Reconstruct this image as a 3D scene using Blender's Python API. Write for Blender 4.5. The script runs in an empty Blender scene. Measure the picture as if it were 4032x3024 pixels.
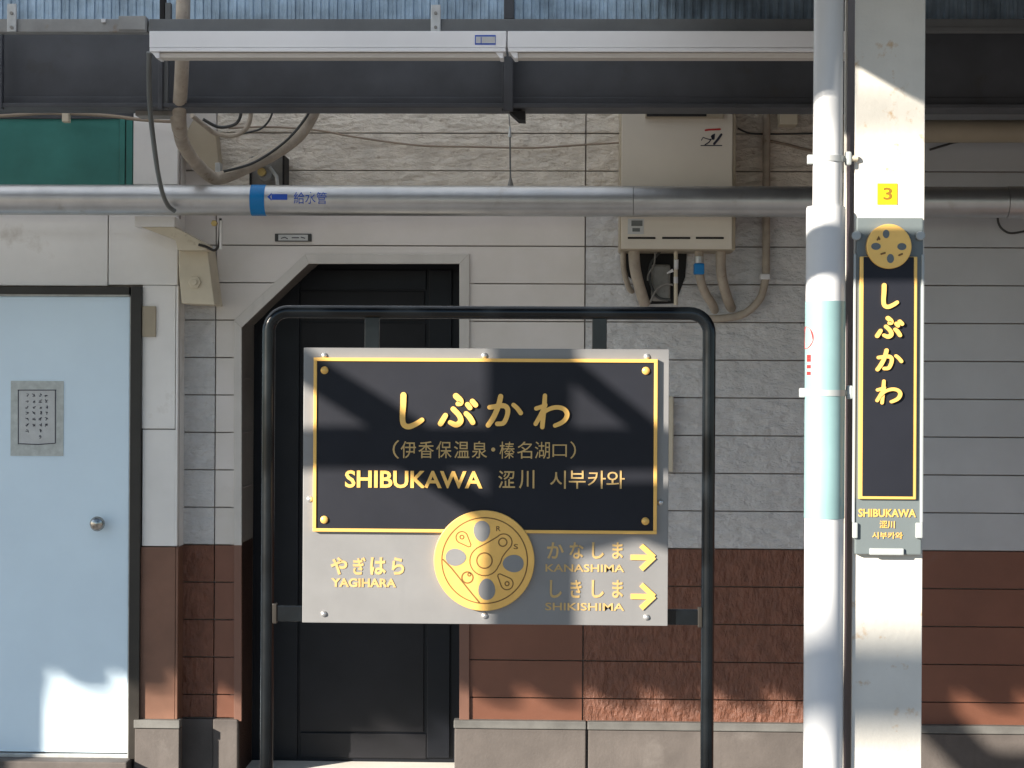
import bpy, bmesh, math, random
from mathutils import Vector, Matrix
random.seed(7)
SC = bpy.context.scene
COL = SC.collection

# ------------------------------------------------------------------ camera
LENS, YAW, ROLL = 64.0, 0.029, 0.0056
FPX = LENS / 36 * 4032
CAM = Vector((0.0, -8.0, 1.64))
FW = Vector((-math.sin(YAW), math.cos(YAW), 0))
R0 = Vector((math.cos(YAW), math.sin(YAW), 0)); U0 = Vector((0, 0, 1))
CR = R0 * math.cos(ROLL) + U0 * math.sin(ROLL)
CU = -R0 * math.sin(ROLL) + U0 * math.cos(ROLL)
cam = bpy.data.cameras.new('camera'); cam.lens = LENS; cam.sensor_width = 36
cam.clip_end = 5000; cam.clip_start = 0.05
co = bpy.data.objects.new('camera', cam); COL.objects.link(co)
m = Matrix((( CR.x, CU.x, -FW.x, CAM.x), (CR.y, CU.y, -FW.y, CAM.y), (CR.z, CU.z, -FW.z, CAM.z), (0, 0, 0, 1)))
co.matrix_world = m; SC.camera = co

# ------------------------------------------------------------------ sun and sky
TAZ, KZ = 1.15, 0.55                       # light travels (TAZ, 1, -KZ)
sun_from = Vector((-TAZ, -1, KZ)).normalized()
SC.world = bpy.data.worlds.new('World'); SC.world.use_nodes = True
wn = SC.world.node_tree
sky = wn.nodes.new('ShaderNodeTexSky'); sky.sky_type = 'NISHITA'; sky.sun_disc = False
sky.sun_elevation = math.asin(sun_from.z)
sky.sun_rotation = math.atan2(sun_from.x, sun_from.y)
sky.air_density = 1.0; sky.dust_density = 0.2; sky.ozone_density = 4.0
wn.links.new(sky.outputs[0], wn.nodes['Background'].inputs[0])
wn.nodes['Background'].inputs[1].default_value = 0.055
sl = bpy.data.lights.new('sun', 'SUN'); sl.energy = 5.0; sl.angle = math.radians(0.53); sl.color = (1.0, 0.91, 0.79)
so = bpy.data.objects.new('sun', sl); COL.objects.link(so)
so.rotation_euler = (-sun_from).to_track_quat('-Z', 'Y').to_euler(); so.location = (-12, -12, 12)
SC.view_settings.view_transform = 'Standard'; SC.view_settings.look = 'None'
SC.view_settings.exposure = 1.45; SC.view_settings.gamma = 1.0

# ------------------------------------------------------------------ helpers
def P(px, py, u=0.0):
    """photograph pixel -> point on the vertical plane u metres in front of the back wall"""
    d = FW + CR * ((px - 2016) / FPX) - CU * ((py - 1512) / FPX)
    return CAM + d * ((-u - CAM.y) / d.y)
def X(px, u=0.0, py=1512): return P(px, py, u).x
def Z(py, u=0.0, px=2016): return P(px, py, u).z

WLOC = {}
def link(o, parent=None):
    COL.objects.link(o)
    WLOC[o] = o.location.copy()
    if parent is not None:
        o.parent = parent
        o.matrix_parent_inverse = Matrix.Translation(-WLOC[parent])
    return o
def tag(o, label=None, cat=None, group=None, kind=None):
    if label: o['label'] = label
    if cat: o['category'] = cat
    if group: o['group'] = group
    if kind: o['kind'] = kind
    return o
def thing(name, loc, label, cat, group=None):
    o = bpy.data.objects.new(name, None); o.location = loc; o.empty_display_size = 0.1
    link(o); return tag(o, label, cat, group)

class MB:
    def __init__(s): s.v = []; s.f = []
    def add(s, vs, fs):
        b = len(s.v); s.v += [tuple(p) for p in vs]; s.f += [tuple(b + i for i in f) for f in fs]; return s
    def box(s, x0, x1, y0, y1, z0, z1):
        x0, x1 = sorted((x0, x1)); y0, y1 = sorted((y0, y1)); z0, z1 = sorted((z0, z1))
        return s.add([(x0,y0,z0),(x1,y0,z0),(x1,y1,z0),(x0,y1,z0),(x0,y0,z1),(x1,y0,z1),(x1,y1,z1),(x0,y1,z1)],
                     [(0,3,2,1),(4,5,6,7),(0,1,5,4),(1,2,6,5),(2,3,7,6),(3,0,4,7)])
    def prism(s, poly, y0, y1):
        """poly: list of (x,z); y0 < y1 (y0 faces the camera)"""
        a = sum(poly[i][0]*poly[(i+1)%len(poly)][1]-poly[(i+1)%len(poly)][0]*poly[i][1] for i in range(len(poly)))
        if a < 0: poly = poly[::-1]
        n = len(poly)
        vs = [(x,y0,z) for x,z in poly] + [(x,y1,z) for x,z in poly]
        fs = [tuple(range(n)), tuple(range(2*n-1, n-1, -1))] + [(i, i+n, (i+1)%n+n, (i+1)%n) for i in range(n)]
        return s.add(vs, fs)
    def tube(s, pts, r, seg=12, caps=True):
        pts = [Vector(p) for p in pts]; n = len(pts); rr = r if isinstance(r, (list, tuple)) else [r]*n
        prev = None; rings = []
        for i, p in enumerate(pts):
            t = (pts[min(i+1,n-1)] - pts[max(i-1,0)]).normalized()
            if prev is None:
                a = Vector((0,0,1)) if abs(t.z) < .9 else Vector((1,0,0))
                nx = t.cross(a).normalized()
            else:
                nx = (prev - t*prev.dot(t)).normalized()
            prev = nx; ny = t.cross(nx)
            rings.append([p + (nx*math.cos(2*math.pi*k/seg) + ny*math.sin(2*math.pi*k/seg))*rr[i] for k in range(seg)])
        vs = [v for g in rings for v in g]
        fs = [(i*seg+k, i*seg+(k+1)%seg, (i+1)*seg+(k+1)%seg, (i+1)*seg+k) for i in range(n-1) for k in range(seg)]
        if caps: fs += [tuple(range(seg-1,-1,-1)), tuple((n-1)*seg+k for k in range(seg))]
        return s.add(vs, fs)
    def disc(s, x, z, r, y0, y1, seg=32):
        return s.prism([(x+r*math.cos(2*math.pi*i/seg), z+r*math.sin(2*math.pi*i/seg)) for i in range(seg)], y0, y1)
    def ribbon(s, pts, w, y0, y1, closed=False, cap=True):
        """flat thick line along (x,z) points with round ends; w = width or list"""
        n = len(pts); ww = w if isinstance(w, (list, tuple)) else [w]*n
        L = []; Rr = []
        for i,(x,z) in enumerate(pts):
            a = pts[(i-1)%n] if (closed or i>0) else pts[i]; b = pts[(i+1)%n] if (closed or i<n-1) else pts[i]
            t = Vector((b[0]-a[0], b[1]-a[1])).normalized(); nn = Vector((-t.y, t.x))
            h = ww[i]/2
            L.append((x+nn.x*h, z+nn.y*h)); Rr.append((x-nn.x*h, z-nn.y*h))
        if closed:
            vs = [(x,y0,z) for x,z in L]+[(x,y0,z) for x,z in Rr]+[(x,y1,z) for x,z in L]+[(x,y1,z) for x,z in Rr]
            fs = []
            for i in range(n):
                j=(i+1)%n
                fs += [(n+i,n+j,j,i),(2*n+i,2*n+j,3*n+j,3*n+i),(i,j,2*n+j,2*n+i),(n+j,n+i,3*n+i,3*n+j)]
            return s.add(vs, fs)
        def arc(c, p0, h, sgn):
            a0 = math.atan2(p0[1]-c[1], p0[0]-c[0])
            return [(c[0]+h*math.cos(a0+sgn*math.pi*k/6), c[1]+h*math.sin(a0+sgn*math.pi*k/6)) for k in range(1,6)]
        poly = L[:]
        if cap: poly += arc(pts[-1], L[-1], ww[-1]/2, -1)
        poly += Rr[::-1]
        if cap: poly += arc(pts[0], Rr[0], ww[0]/2, -1)
        # quads for the body avoid bad n-gons on bends
        vs = [(x,y0,z) for x,z in L]+[(x,y0,z) for x,z in Rr]
        fs = [(n+i,n+i+1,i+1,i) for i in range(n-1)]
        s.add(vs, fs)
        if cap:
            e = [L[-1]]+arc(pts[-1], L[-1], ww[-1]/2, -1)+[Rr[-1]]
            s.add([(x,y0,z) for x,z in e], [tuple(range(len(e)-1,-1,-1))])
            e = [Rr[0]]+arc(pts[0], Rr[0], ww[0]/2, -1)+[L[0]]
            s.add([(x,y0,z) for x,z in e], [tuple(range(len(e)-1,-1,-1))])
        k = len(poly)
        return s.add([(x,y0,z) for x,z in poly]+[(x,y1,z) for x,z in poly], [(i,(i+1)%k,(i+1)%k+k,i+k) for i in range(k)])
    def build(s, name, mat, parent=None, smooth=False, bevel=0, auto=None):
        V = [Vector(p) for p in s.v]
        lo = Vector((min(p.x for p in V), min(p.y for p in V), min(p.z for p in V)))
        hi = Vector((max(p.x for p in V), max(p.y for p in V), max(p.z for p in V)))
        c = (lo+hi)/2
        me = bpy.data.meshes.new(name); me.from_pydata([tuple(p-c) for p in V], [], s.f); me.update()
        if bevel or auto is None:
            bm = bmesh.new(); bm.from_mesh(me)
            if bevel:
                es = [e for e in bm.edges if len(e.link_faces)==2 and e.calc_face_angle(0) > .5]
                bmesh.ops.bevel(bm, geom=es, offset=bevel, segments=2, affect='EDGES', clamp_overlap=True, profile=.6)
            bm.to_mesh(me); bm.free()
        if smooth:
            me.polygons.foreach_set('use_smooth', [True]*len(me.polygons))
            me.set_sharp_from_angle(angle=math.radians(40))
        me.materials.append(mat)
        o = bpy.data.objects.new(name, me); o.location = c
        return link(o, parent)

def pbox(px0, py0, px1, py1, u, th):
    """box whose front face (plane u) covers the pixel rectangle, th metres thick to the back"""
    mx, my = (px0+px1)/2, (py0+py1)/2
    return MB().box(P(px0,my,u).x, P(px1,my,u).x, -u, -u+th, P(mx,py1,u).z, P(mx,py0,u).z)
def ppoly(pts, u): return [(P(x,y,u).x, P(x,y,u).z) for x,y in pts]
def smooth_path(pts, k=6):
    """Catmull-Rom through points"""
    pts = [Vector(p) for p in pts]; out = []
    for i in range(len(pts)-1):
        p0 = pts[max(i-1,0)]; p1 = pts[i]; p2 = pts[i+1]; p3 = pts[min(i+2,len(pts)-1)]
        for j in range(k):
            t = j/k
            out.append(.5*((2*p1)+(p2-p0)*t+(2*p0-5*p1+4*p2-p3)*t*t+(3*p1-p0-3*p2+p3)*t**3))
    out.append(pts[-1]); return out

# ------------------------------------------------------------------ materials
def mat(name, col, rough=.6, metal=0.0, var=.1, vs=4.0, bump=0.0, bs=60.0, stain=None, streak=0.0, spec=.4, coat=0.0, bscale=(1,1,1), bdist=.01, ridged=False, split=None, hue=0.0):
    """colour with uneven tone, optional stains (colour, scale, threshold, softness), fine relief"""
    M = bpy.data.materials.new(name); M.use_nodes = True
    nt = M.node_tree; N = nt.nodes; L = nt.links; b = N['Principled BSDF']
    g = N.new('ShaderNodeNewGeometry').outputs['Position']
    def noise(scale, det=5, vec=None, rough_=.6):
        n = N.new('ShaderNodeTexNoise'); n.inputs['Scale'].default_value = scale; n.inputs['Detail'].default_value = det
        n.inputs['Roughness'].default_value = rough_
        L.new(vec or g, n.inputs['Vector']); return n
    def mapping(sc):
        mp = N.new('ShaderNodeMapping'); mp.inputs['Scale'].default_value = sc; L.new(g, mp.inputs['Vector']); return mp.outputs[0]
    def ramp(src, a, b_):
        r = N.new('ShaderNodeMapRange'); r.inputs['From Min'].default_value = a; r.inputs['From Max'].default_value = b_
        L.new(src, r.inputs['Value']); return r.outputs['Result']
    def mixc(fac, A, B):
        mx = N.new('ShaderNodeMix'); mx.data_type = 'RGBA'
        if hasattr(fac, 'is_linked'): L.new(fac, mx.inputs['Factor'])
        else: mx.inputs['Factor'].default_value = fac
        for s_, k in ((A, 'A'), (B, 'B')):
            i = [q for q in mx.inputs if q.name == k and q.type == 'RGBA'][0]
            if isinstance(s_, tuple): i.default_value = (*s_, 1)
            else: L.new(s_, i)
        return [q for q in mx.outputs if q.type == 'RGBA'][0]
    lo = tuple(max(0, c*(1-var*1.6)*(1 - hue*(i==2))) for i, c in enumerate(col)); hi = tuple(min(1, c*(1+var)) for c in col)
    c = mixc(ramp(noise(vs).outputs[0], .3, .7), lo, hi)
    if streak:
        v = mapping((9, 9, .7)); c = mixc(ramp(noise(2.2, 4, v).outputs[0], .5, .82), c, tuple(x*(1-streak) for x in col))
    if split is not None:                       # paint that changes colour at a height
        zz, c2 = split
        sx = N.new('ShaderNodeSeparateXYZ'); L.new(g, sx.inputs[0])
        st = N.new('ShaderNodeMath'); st.operation = 'LESS_THAN'; st.inputs[1].default_value = zz; L.new(sx.outputs[2], st.inputs[0])
        lo2 = tuple(x*(1-var*1.6) for x in c2); c = mixc(st.outputs[0], c, mixc(ramp(noise(vs).outputs[0], .3, .7), lo2, c2))
    if stain:
        sc_, s_, th, sf = stain
        c = mixc(ramp(noise(s_, 6, None, .65).outputs[0], th, th+sf), c, sc_)
    L.new(c, b.inputs['Base Color'])
    b.inputs['Metallic'].default_value = metal
    b.inputs['Specular IOR Level'].default_value = spec
    b.inputs['Coat Weight'].default_value = coat
    rr = N.new('ShaderNodeMapRange'); rr.inputs['To Min'].default_value = max(0, rough-.08); rr.inputs['To Max'].default_value = min(1, rough+.1)
    L.new(noise(vs*3).outputs[0], rr.inputs['Value']); L.new(rr.outputs[0], b.inputs['Roughness'])
    if bump:
        v = mapping(bscale) if bscale != (1,1,1) else g
        n = noise(bs, 6, v)
        if ridged: n.noise_type = 'RIDGED_MULTIFRACTAL'; n.inputs['Detail'].default_value = 3
        bp = N.new('ShaderNodeBump'); bp.inputs['Strength'].default_value = bump; bp.inputs['Distance'].default_value = bdist
        L.new(n.outputs[0], bp.inputs['Height']); L.new(bp.outputs[0], b.inputs['Normal'])
    return M

ZA = Z(968, 0, 1400); STEP = 148/896.0            # siding joints
ZBROWN = ZA - 8*STEP
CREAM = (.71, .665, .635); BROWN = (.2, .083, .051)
M = {}
M['cream'] = mat('cream_paint', CREAM, .55, var=.05, vs=3, bump=.05, bs=180, stain=((.58,.52,.47), 2.2, .6, .22), hue=.04)  # lightest siding step; the falloff of light to the right is painted in
M['cream_shaded'] = mat('shaded_cream_paint', (.52,.54,.555), .55, var=.05, vs=3, bump=.05, bs=180, stain=((.42,.42,.42), 2.2, .62, .2))  # darker, cooler right-hand boards: dimmer light put into the colour
M['brown'] = mat('brown_paint', BROWN, .45, var=.1, vs=3, bump=.05, bs=160, stain=((.2,.11,.08), 6, .62, .2))
M['cream_split'] = mat('cream_split_face', (.62,.61,.6), .6, var=.08, vs=14, bump=1.0, bs=13, bscale=(1,1,1.6), bdist=.03, stain=((.52,.5,.47), 30, .6, .12))  # greyer middle step of the light falloff painted into the siding
M['cream_split_lit'] = mat('cream_split_face_lit', (.8,.73,.63), .65, var=.1, vs=10, bump=1.0, bs=11, bscale=(1,1,2.2), bdist=.04, stain=((.6,.52,.43), 34, .58, .1))  # paler upper boards; the brighter light up there is put into the colour
M['brown_split'] = mat('brown_split_face', BROWN, .38, var=.15, vs=18, bump=1.0, bs=20, bscale=(1.6,1.6,.8), bdist=.025, stain=((.22,.13,.1), 40, .64, .1))
M['backing'] = mat('wall_backing', (.36,.31,.28), .9)
M['wing'] = mat('wing_paint', (.82,.8,.77), .55, var=.05, vs=2.5, bump=.04, bs=120, stain=((.45,.39,.32), 2.5, .6, .2))
M['wing_brown'] = mat('wing_brown_paint', (.2,.1,.065), .5, var=.12, vs=5, stain=((.4,.2,.1), 14, .68, .06))
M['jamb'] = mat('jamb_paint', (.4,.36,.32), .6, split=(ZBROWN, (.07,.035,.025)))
M['trim'] = mat('trim_paint', (.6,.57,.53), .5, var=.05, vs=5, split=(ZBROWN, (.2,.1,.07)), streak=.1)
M['concrete'] = mat('plinth_concrete', (.1,.087,.08), .75, var=.15, vs=5, bump=.15, bs=90, stain=((.15,.135,.125), 4, .6, .2), streak=.15)
M['cap'] = mat('plinth_cap_concrete', (.14,.138,.13), .7, var=.15, vs=9, bump=.1, bs=120, stain=((.24,.23,.21), 12, .66, .1))
M['floor'] = mat('platform_concrete', (.17,.174,.18), .85, var=.12, vs=2, bump=.15, bs=60, stain=((.3,.28,.26), 1.5, .6, .25))
M['ground'] = mat('track_ballast', (.2,.18,.16), .95, var=.3, vs=6, bump=.8, bs=20)
M['thresh'] = mat('threshold_stone', (.72,.7,.64), .6, var=.06)
M['door_black'] = mat('door_black', (.006,.0075,.012), .42, var=.2, vs=3, spec=.3)
M['door_black2'] = mat('door_panel_black', (.011,.011,.014), .5, var=.2, vs=3, spec=.3)
M['door_blue'] = mat('pale_blue_door', (.72,.87,.98), .36, var=.03, vs=2, bump=.02, bs=60, stain=((.68,.81,.92), 2, .6, .3))
M['frame_dark'] = mat('dark_door_frame', (.03,.026,.022), .35, var=.2, vs=4)
M['chrome'] = mat('chrome', (.4,.37,.34), .18, 1.0, var=.5, vs=60)
M['teal'] = mat('teal_panel', (.06,.24,.21), .3, var=.18, vs=2.5)
def sheet(name, col, k):
    Mt = bpy.data.materials.new(name); Mt.use_nodes = True; nt = Mt.node_tree; N = nt.nodes; L = nt.links
    b = N['Principled BSDF']; b.inputs['Base Color'].default_value = (*col, 1); b.inputs['Roughness'].default_value = .35
    t = N.new('ShaderNodeBsdfTranslucent'); mx = N.new('ShaderNodeMixShader'); mx.inputs[0].default_value = k
    n = N.new('ShaderNodeTexNoise'); n.inputs['Scale'].default_value = 14; mp = N.new('ShaderNodeMapping'); mp.inputs['Scale'].default_value = (1, .1, .1)
    L.new(N.new('ShaderNodeNewGeometry').outputs['Position'], mp.inputs[0]); L.new(mp.outputs[0], n.inputs['Vector'])
    cr = N.new('ShaderNodeValToRGB'); cr.color_ramp.elements[0].position = .35; cr.color_ramp.elements[1].position = .65
    cr.color_ramp.elements[0].color = (col[0]*.45, col[1]*.5, col[2]*.55, 1); cr.color_ramp.elements[1].color = (*col, 1)
    L.new(n.outputs[0], cr.inputs[0]); L.new(cr.outputs[0], t.inputs[0])
    L.new(b.outputs[0], mx.inputs[1]); L.new(t.outputs[0], mx.inputs[2]); L.new(mx.outputs[0], N['Material Output'].inputs[0])
    return Mt
M['fascia'] = mat('ribbed_blue_grey_sheet', (.34,.45,.55), .4, metal=.2, var=.25, vs=9)
M['fill_sheet'] = sheet('milky_fill_sheet', (.86,.92,.98), .9)  # translucent sheet added to pass fill light down
M['canopy'] = mat('folded_roof_sheet', (.4,.44,.46), .45, metal=.3, var=.1)
M['girder'] = mat('dark_girder_paint', (.066,.069,.077), .5, var=.2, vs=3, stain=((.05,.045,.04), 5, .6, .2))
M['grey_beam'] = mat('grey_beam_paint', (.13,.135,.135), .5, var=.12, vs=4)
M['rust_beam'] = mat('weathered_zinc', (.3,.3,.29), .55, metal=.3, var=.15, vs=8, stain=((.22,.14,.08), 9, .62, .12))
M['zinc'] = mat('zinc_strap', (.5,.51,.5), .45, metal=.5, var=.12, vs=20)
M['fixture'] = mat('white_enamel', (.86,.86,.86), .35, var=.03, vs=3, stain=((.66,.63,.58), 6, .68, .15))
M['fixture_low'] = mat('fixture_reflector', (.62,.58,.52), .45, var=.04)
M['galv'] = mat('galvanised_pipe', (.56,.56,.56), .34, metal=.85, var=.08, vs=7, stain=((.42,.4,.37), 9, .62, .15))
M['tape_blue'] = mat('blue_tape', (.0,.19,.5), .35, var=.08)
M['ink_blue'] = mat('blue_ink', (.02,.09,.5), .5, var=.05)
M['conduit'] = mat('beige_wrapped_conduit', (.42,.36,.29), .7, var=.14, vs=16, bump=.2, bs=140, stain=((.24,.18,.13), 18, .6, .1), streak=.15)
M['cable'] = mat('dark_cable', (.05,.052,.05), .4, var=.1)
M['cable_grey'] = mat('grey_green_cable', (.14,.15,.145), .35, var=.15)
M['cable_tan'] = mat('tan_cable', (.3,.24,.18), .6, var=.12)
M['bracket'] = mat('bracket_paint', (.62,.55,.42), .55, var=.06, vs=8, stain=((.45,.37,.26), 12, .64, .1))
M['plate_grey'] = mat('steel_plate', (.26,.25,.23), .5, metal=.3, var=.2, vs=12, stain=((.12,.09,.06), 16, .6, .12))
M['brass_bolt'] = mat('brass_bolt', (.5,.37,.15), .35, .8, var=.15, vs=40)
M['heater'] = mat('heater_enamel', (.7,.64,.54), .45, var=.03, vs=3)
M['heater_edge'] = mat('heater_side', (.4,.34,.25), .5, var=.06)
M['black'] = mat('flat_black', (.012,.011,.011), .7)  # flat black; also the painted dark of slots and openings
M['red'] = mat('red_ink', (.5,.03,.03), .5)
M['ink'] = mat('dark_ink', (.03,.03,.05), .6)
M['paper'] = mat('faded_paper', (.56,.57,.56), .7, var=.05, vs=20)
M['tape'] = mat('clear_tape', (.5,.53,.51), .3, var=.12, vs=30)
M['pillar'] = mat('white_column_paint', (.62,.6,.545), .5, var=.06, vs=6, bump=.12, bs=70, stain=((.5,.36,.22), 19, .6, .1), streak=.06)
M['pipe_white'] = mat('white_vinyl_pipe', (.62,.63,.64), .35, var=.03, vs=5, streak=.06)
M['shade_filler'] = mat('dark_plum_shade', (.03,.02,.026), .6, var=.1)  # shade of the column recess put into the colour
M['wrap'] = mat('pale_teal_wrap', (.23,.37,.38), .35, var=.06, vs=6)
M['pale_clip'] = mat('pale_plastic', (.36,.39,.39), .4, var=.03)
M['yellow'] = mat('yellow_plate', (.85,.55,.01), .4, var=.04)
M['ink_ochre'] = mat('ochre_ink', (.25,.13,.01), .5)
M['sign_grey'] = mat('satin_steel', (.255,.255,.257), .38, metal=.35, var=.05, vs=5, streak=.05)
M['sign_slate'] = mat('slate_grey_panel', (.13,.155,.16), .4, var=.04)
M['sign_black'] = mat('black_enamel', (.013,.0145,.021), .5, var=.12, vs=4, spec=.25, coat=.0)
M['brass'] = mat('brass', (.9,.54,.15), .36, metal=.3, var=.06, vs=9)
M['brass_dull'] = mat('dull_brass', (.6,.41,.17), .42, metal=.3, var=.1, vs=20)
M['brass_line'] = mat('engraved_brass', (.2,.1,.025), .5, var=.1)
M['tube_black'] = mat('black_tube_paint', (.005,.007,.009), .2, var=.3, vs=10, spec=.4)
M['rivet'] = mat('steel_rivet', (.7,.7,.7), .3, metal=.8)
M['mast'] = mat('mast_steel', (.3,.3,.3), .6, metal=.3)
M['white_text'] = mat('white_lettering', (.7,.7,.7), .5)

# ------------------------------------------------------------------ ground and platform
g = MB().box(-1500, 1500, -1500, 40, -1.4, -1.2).build('ground', M['ground']); tag(g, kind='structure')
FZ = -0.16
g = MB().box(-14, 12, -5.6, -.005, -1.196, FZ).build('platform_floor', M['floor']); tag(g, kind='structure')

# ------------------------------------------------------------------ station building
B = thing('station_building', (0, .2, FZ), 'long station building with cream and brown siding behind the name sign', 'building')
ROWS = list(range(-7, 13))           # row n spans ZA-(n)*STEP .. ZA-(n+1)*STEP
ZPL = Z(2841, 0.0, 2400)
GAP = .0048
def xw(px, u=0.0): return X(px, u, 1512)
XL0, XL1 = xw(690), xw(4500)
DL, DR = xw(942), xw(1838)           # edge of the doorway opening (under the trim)
ZT = Z(1018, 0, 1500); ZD = Z(1270, 0, 945); XD = X(1212, 0, 1018)   # chamfered corner
# structural wall behind the boards with the doorway cut out
wb = MB()
wb.box(xw(560), DL, .012, .4, -1.19, 3.9)
wb.box(DR, XL1+2, .012, .4, -1.19, 3.9)
wb.prism([(DL, ZD), (XD, ZT), (DR, ZT), (DR, 3.9), (DL, 3.9)], .012, .4)
wb.build('wall', M['backing'], B)
def board(poly, y0, mt, name='siding_board'):
    MB().prism(poly, y0, .012).build(name, mt, B, bevel=.0022)
def rect(x0, x1, z0, z1): return [(x0, z0), (x1, z0), (x1, z1), (x0, z1)]
for n in ROWS:
    zt = ZA - n*STEP - GAP/2; zb = ZA - (n+1)*STEP + GAP/2
    if zt < ZPL: continue
    zb = max(zb, ZPL + .002)
    if zb > 3.6: continue
    brown = n >= 8
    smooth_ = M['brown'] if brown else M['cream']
    split_ = M['brown_split'] if brown else (M['cream_split_lit'] if n < -1 else M['cream_split'])
    j = lambda: -.012 + random.uniform(-.0012, .0012)
    # textured strip and smooth strip left of the doorway
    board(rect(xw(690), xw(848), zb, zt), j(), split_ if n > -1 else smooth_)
    diag = lambda z: DL + (z-ZD)/(ZT-ZD)*(XD-DL)
    xs = xw(852); xj = xw(2299)
    top_m = split_ if n < -1 else smooth_
    if zb >= ZT:
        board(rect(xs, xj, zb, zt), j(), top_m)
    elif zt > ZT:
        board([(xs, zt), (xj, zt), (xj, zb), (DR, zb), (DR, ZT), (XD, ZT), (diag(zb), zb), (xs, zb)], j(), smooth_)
    elif zt > ZD + .004:
        zz = max(zb, ZD)
        pts = [(xs, zt), (diag(zt), zt), (diag(zz), zz)] + ([(DL, zb)] if zb < ZD else []) + [(xs, zb)]
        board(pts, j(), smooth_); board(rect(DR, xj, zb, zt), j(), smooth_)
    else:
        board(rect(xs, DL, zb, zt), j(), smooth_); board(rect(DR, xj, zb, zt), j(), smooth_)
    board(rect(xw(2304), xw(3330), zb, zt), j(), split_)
    board(rect(xw(3335), XL1, zb, zt), j(), M['brown'] if brown else M['cream_shaded'])
# doorway reveal, trim, dark door
RD = .37
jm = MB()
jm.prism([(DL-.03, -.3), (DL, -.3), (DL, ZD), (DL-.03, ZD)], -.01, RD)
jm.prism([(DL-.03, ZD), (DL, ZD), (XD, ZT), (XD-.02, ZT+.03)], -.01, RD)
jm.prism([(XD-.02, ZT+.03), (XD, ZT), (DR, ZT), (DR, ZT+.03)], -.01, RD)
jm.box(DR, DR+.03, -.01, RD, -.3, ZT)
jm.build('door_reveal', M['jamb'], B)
for py in (1490, 1708, 1926):
    z = Z(py, 0, 990)
    MB().box(DL+.0005, DL+.004, .03, RD-.03, z-.004, z+.004).build('reveal_joint', M['backing'], B)
tr = MB()
o_ = ppoly([(925,2836),(925,1262),(1205,1002),(1849,1002),(1849,2836)], 0); i_ = ppoly([(955,2836),(955,1290),(1218,1040),(1810,1040),(1810,2836)], 0)
names = ['trim_board']*4
for k in range(4):
    MB().prism([o_[k], o_[k+1], i_[k+1], i_[k]], -.026, -.008).build('trim_board', M['trim'], B, bevel=.002)
xa, xb = X(1000,-RD), X(1830,-RD)
ztd = ZT+.06
dl = MB().box(xa, xb, RD-.0, RD+.05, -.12, ztd).build('black_door', M['door_black'], B)
def dpart(px0, py0, px1, py1, u, th, nm, mt): return pbox(px0, py0, px1, py1, u, th).build(nm, mt, dl, bevel=.003)
dpart(1040, 1062, 1175, 2985, -RD+.016, .014, 'door_stile', M['door_black'])
dpart(1182, 1270, 1672, 2880, -RD+.010, .009, 'door_panel', M['door_black2'])
dpart(1685, 1062, 1775, 2985, -RD+.016, .014, 'door_stile', M['door_black'])
dpart(1182, 1062, 1678, 1140, -RD+.016, .014, 'door_rail', M['door_black'])
dpart(1182, 1146, 1672, 1262, -RD+.010, .009, 'door_panel', M['door_black2'])
dpart(1182, 2888, 1678, 2985, -RD+.014, .012, 'kick_plate', M['door_black2'])
zth = Z(2998, -RD, 1500)
MB().box(DL+.002, DR-.002, -.06, RD-.002, -.3, zth).build('threshold', M['thresh'], B, bevel=.004)
# plinth
zc0, zc1 = Z(2873, .035, 2400), Z(2841, .035, 2400)
def plinth(px0, px1):
    x0, x1 = xw(px0), xw(px1)
    MB().box(x0, x1, -.045, .012, zc0, zc1).build('plinth_cap', M['cap'], B, bevel=.005)
    MB().box(x0+.004, x1-.002, -.04, .012, FZ-.02, zc0-.003).build('plinth_block', M['concrete'], B, bevel=.004)
plinth(1796, 2315); plinth(2320, 3330); plinth(3334, 4500)
MB().box(xw(852), xw(948), -.035, .012, FZ-.02, Z(2832,.03,900)).build('plinth_block', M['concrete'], B, bevel=.005)
MB().box(xw(690), xw(851), -.022, .012, FZ-.02, Z(2832,.02,900)).build('plinth_block', M['concrete'], B, bevel=.005)

# left wing, standing forward of the wall
UW = .14
XW1 = X(700, UW)
XW0 = X(-1500, UW)
W = MB()
W.box(XW0, XW1, -.105, .011, FZ-.02, 3.9)
W.build('wing_wall', M['backing'], B)
def wpan(px0, py0, px1, py1, mt, nm='wall_panel', u=UW, th=.034):
    return pbox(px0, py0, px1, py1, u, th).build(nm, mt, B, bevel=.003)
Xd = 552
wpan(-1400, 728, 424, 1122, M['wing']); wpan(428, 728, 700, 1122, M['wing'])
wpan(560, 1124, 690, 1688, M['wing']); wpan(560, 1692, 690, 2150, M['wing'])
wpan(691, 1124, 700, 2150, M['wing'], 'corner_bead', UW+.003, .03)
wpan(550, 2154, 690, 2832, M['wing_brown']); wpan(691, 2154, 700, 2832, M['wing_brown'], 'corner_bead', UW+.003, .03)
wpan(525, 440, 700, 726, M['wing'], 'white_post')
wpan(-1400, 300, 523, 438, M['wing']); 
wpan(525, 300, 700, 437, M['wing'])
wpan(526, 2836, 706, 2868, M['cap'], 'plinth_cap', UW+.03, .06); wpan(530, 2871, 704, 3110, M['concrete'], 'plinth_block', UW+.026, .056)
MB().box(X(-1500,UW), X(528,UW), -.24, -.106, FZ-.02, Z(2992, UW+.06, 300)).build('door_sill', M['concrete'], B, bevel=.006)
MB().box(X(690,UW), X(700,UW)+.001, -.10, .0, ZBROWN, 3.2).build('wing_return', M['wing'], B)
MB().box(X(690,UW), X(700,UW)+.001, -.10, .0, FZ, ZBROWN-.002).build('wing_return', M['wing_brown'], B)
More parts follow.
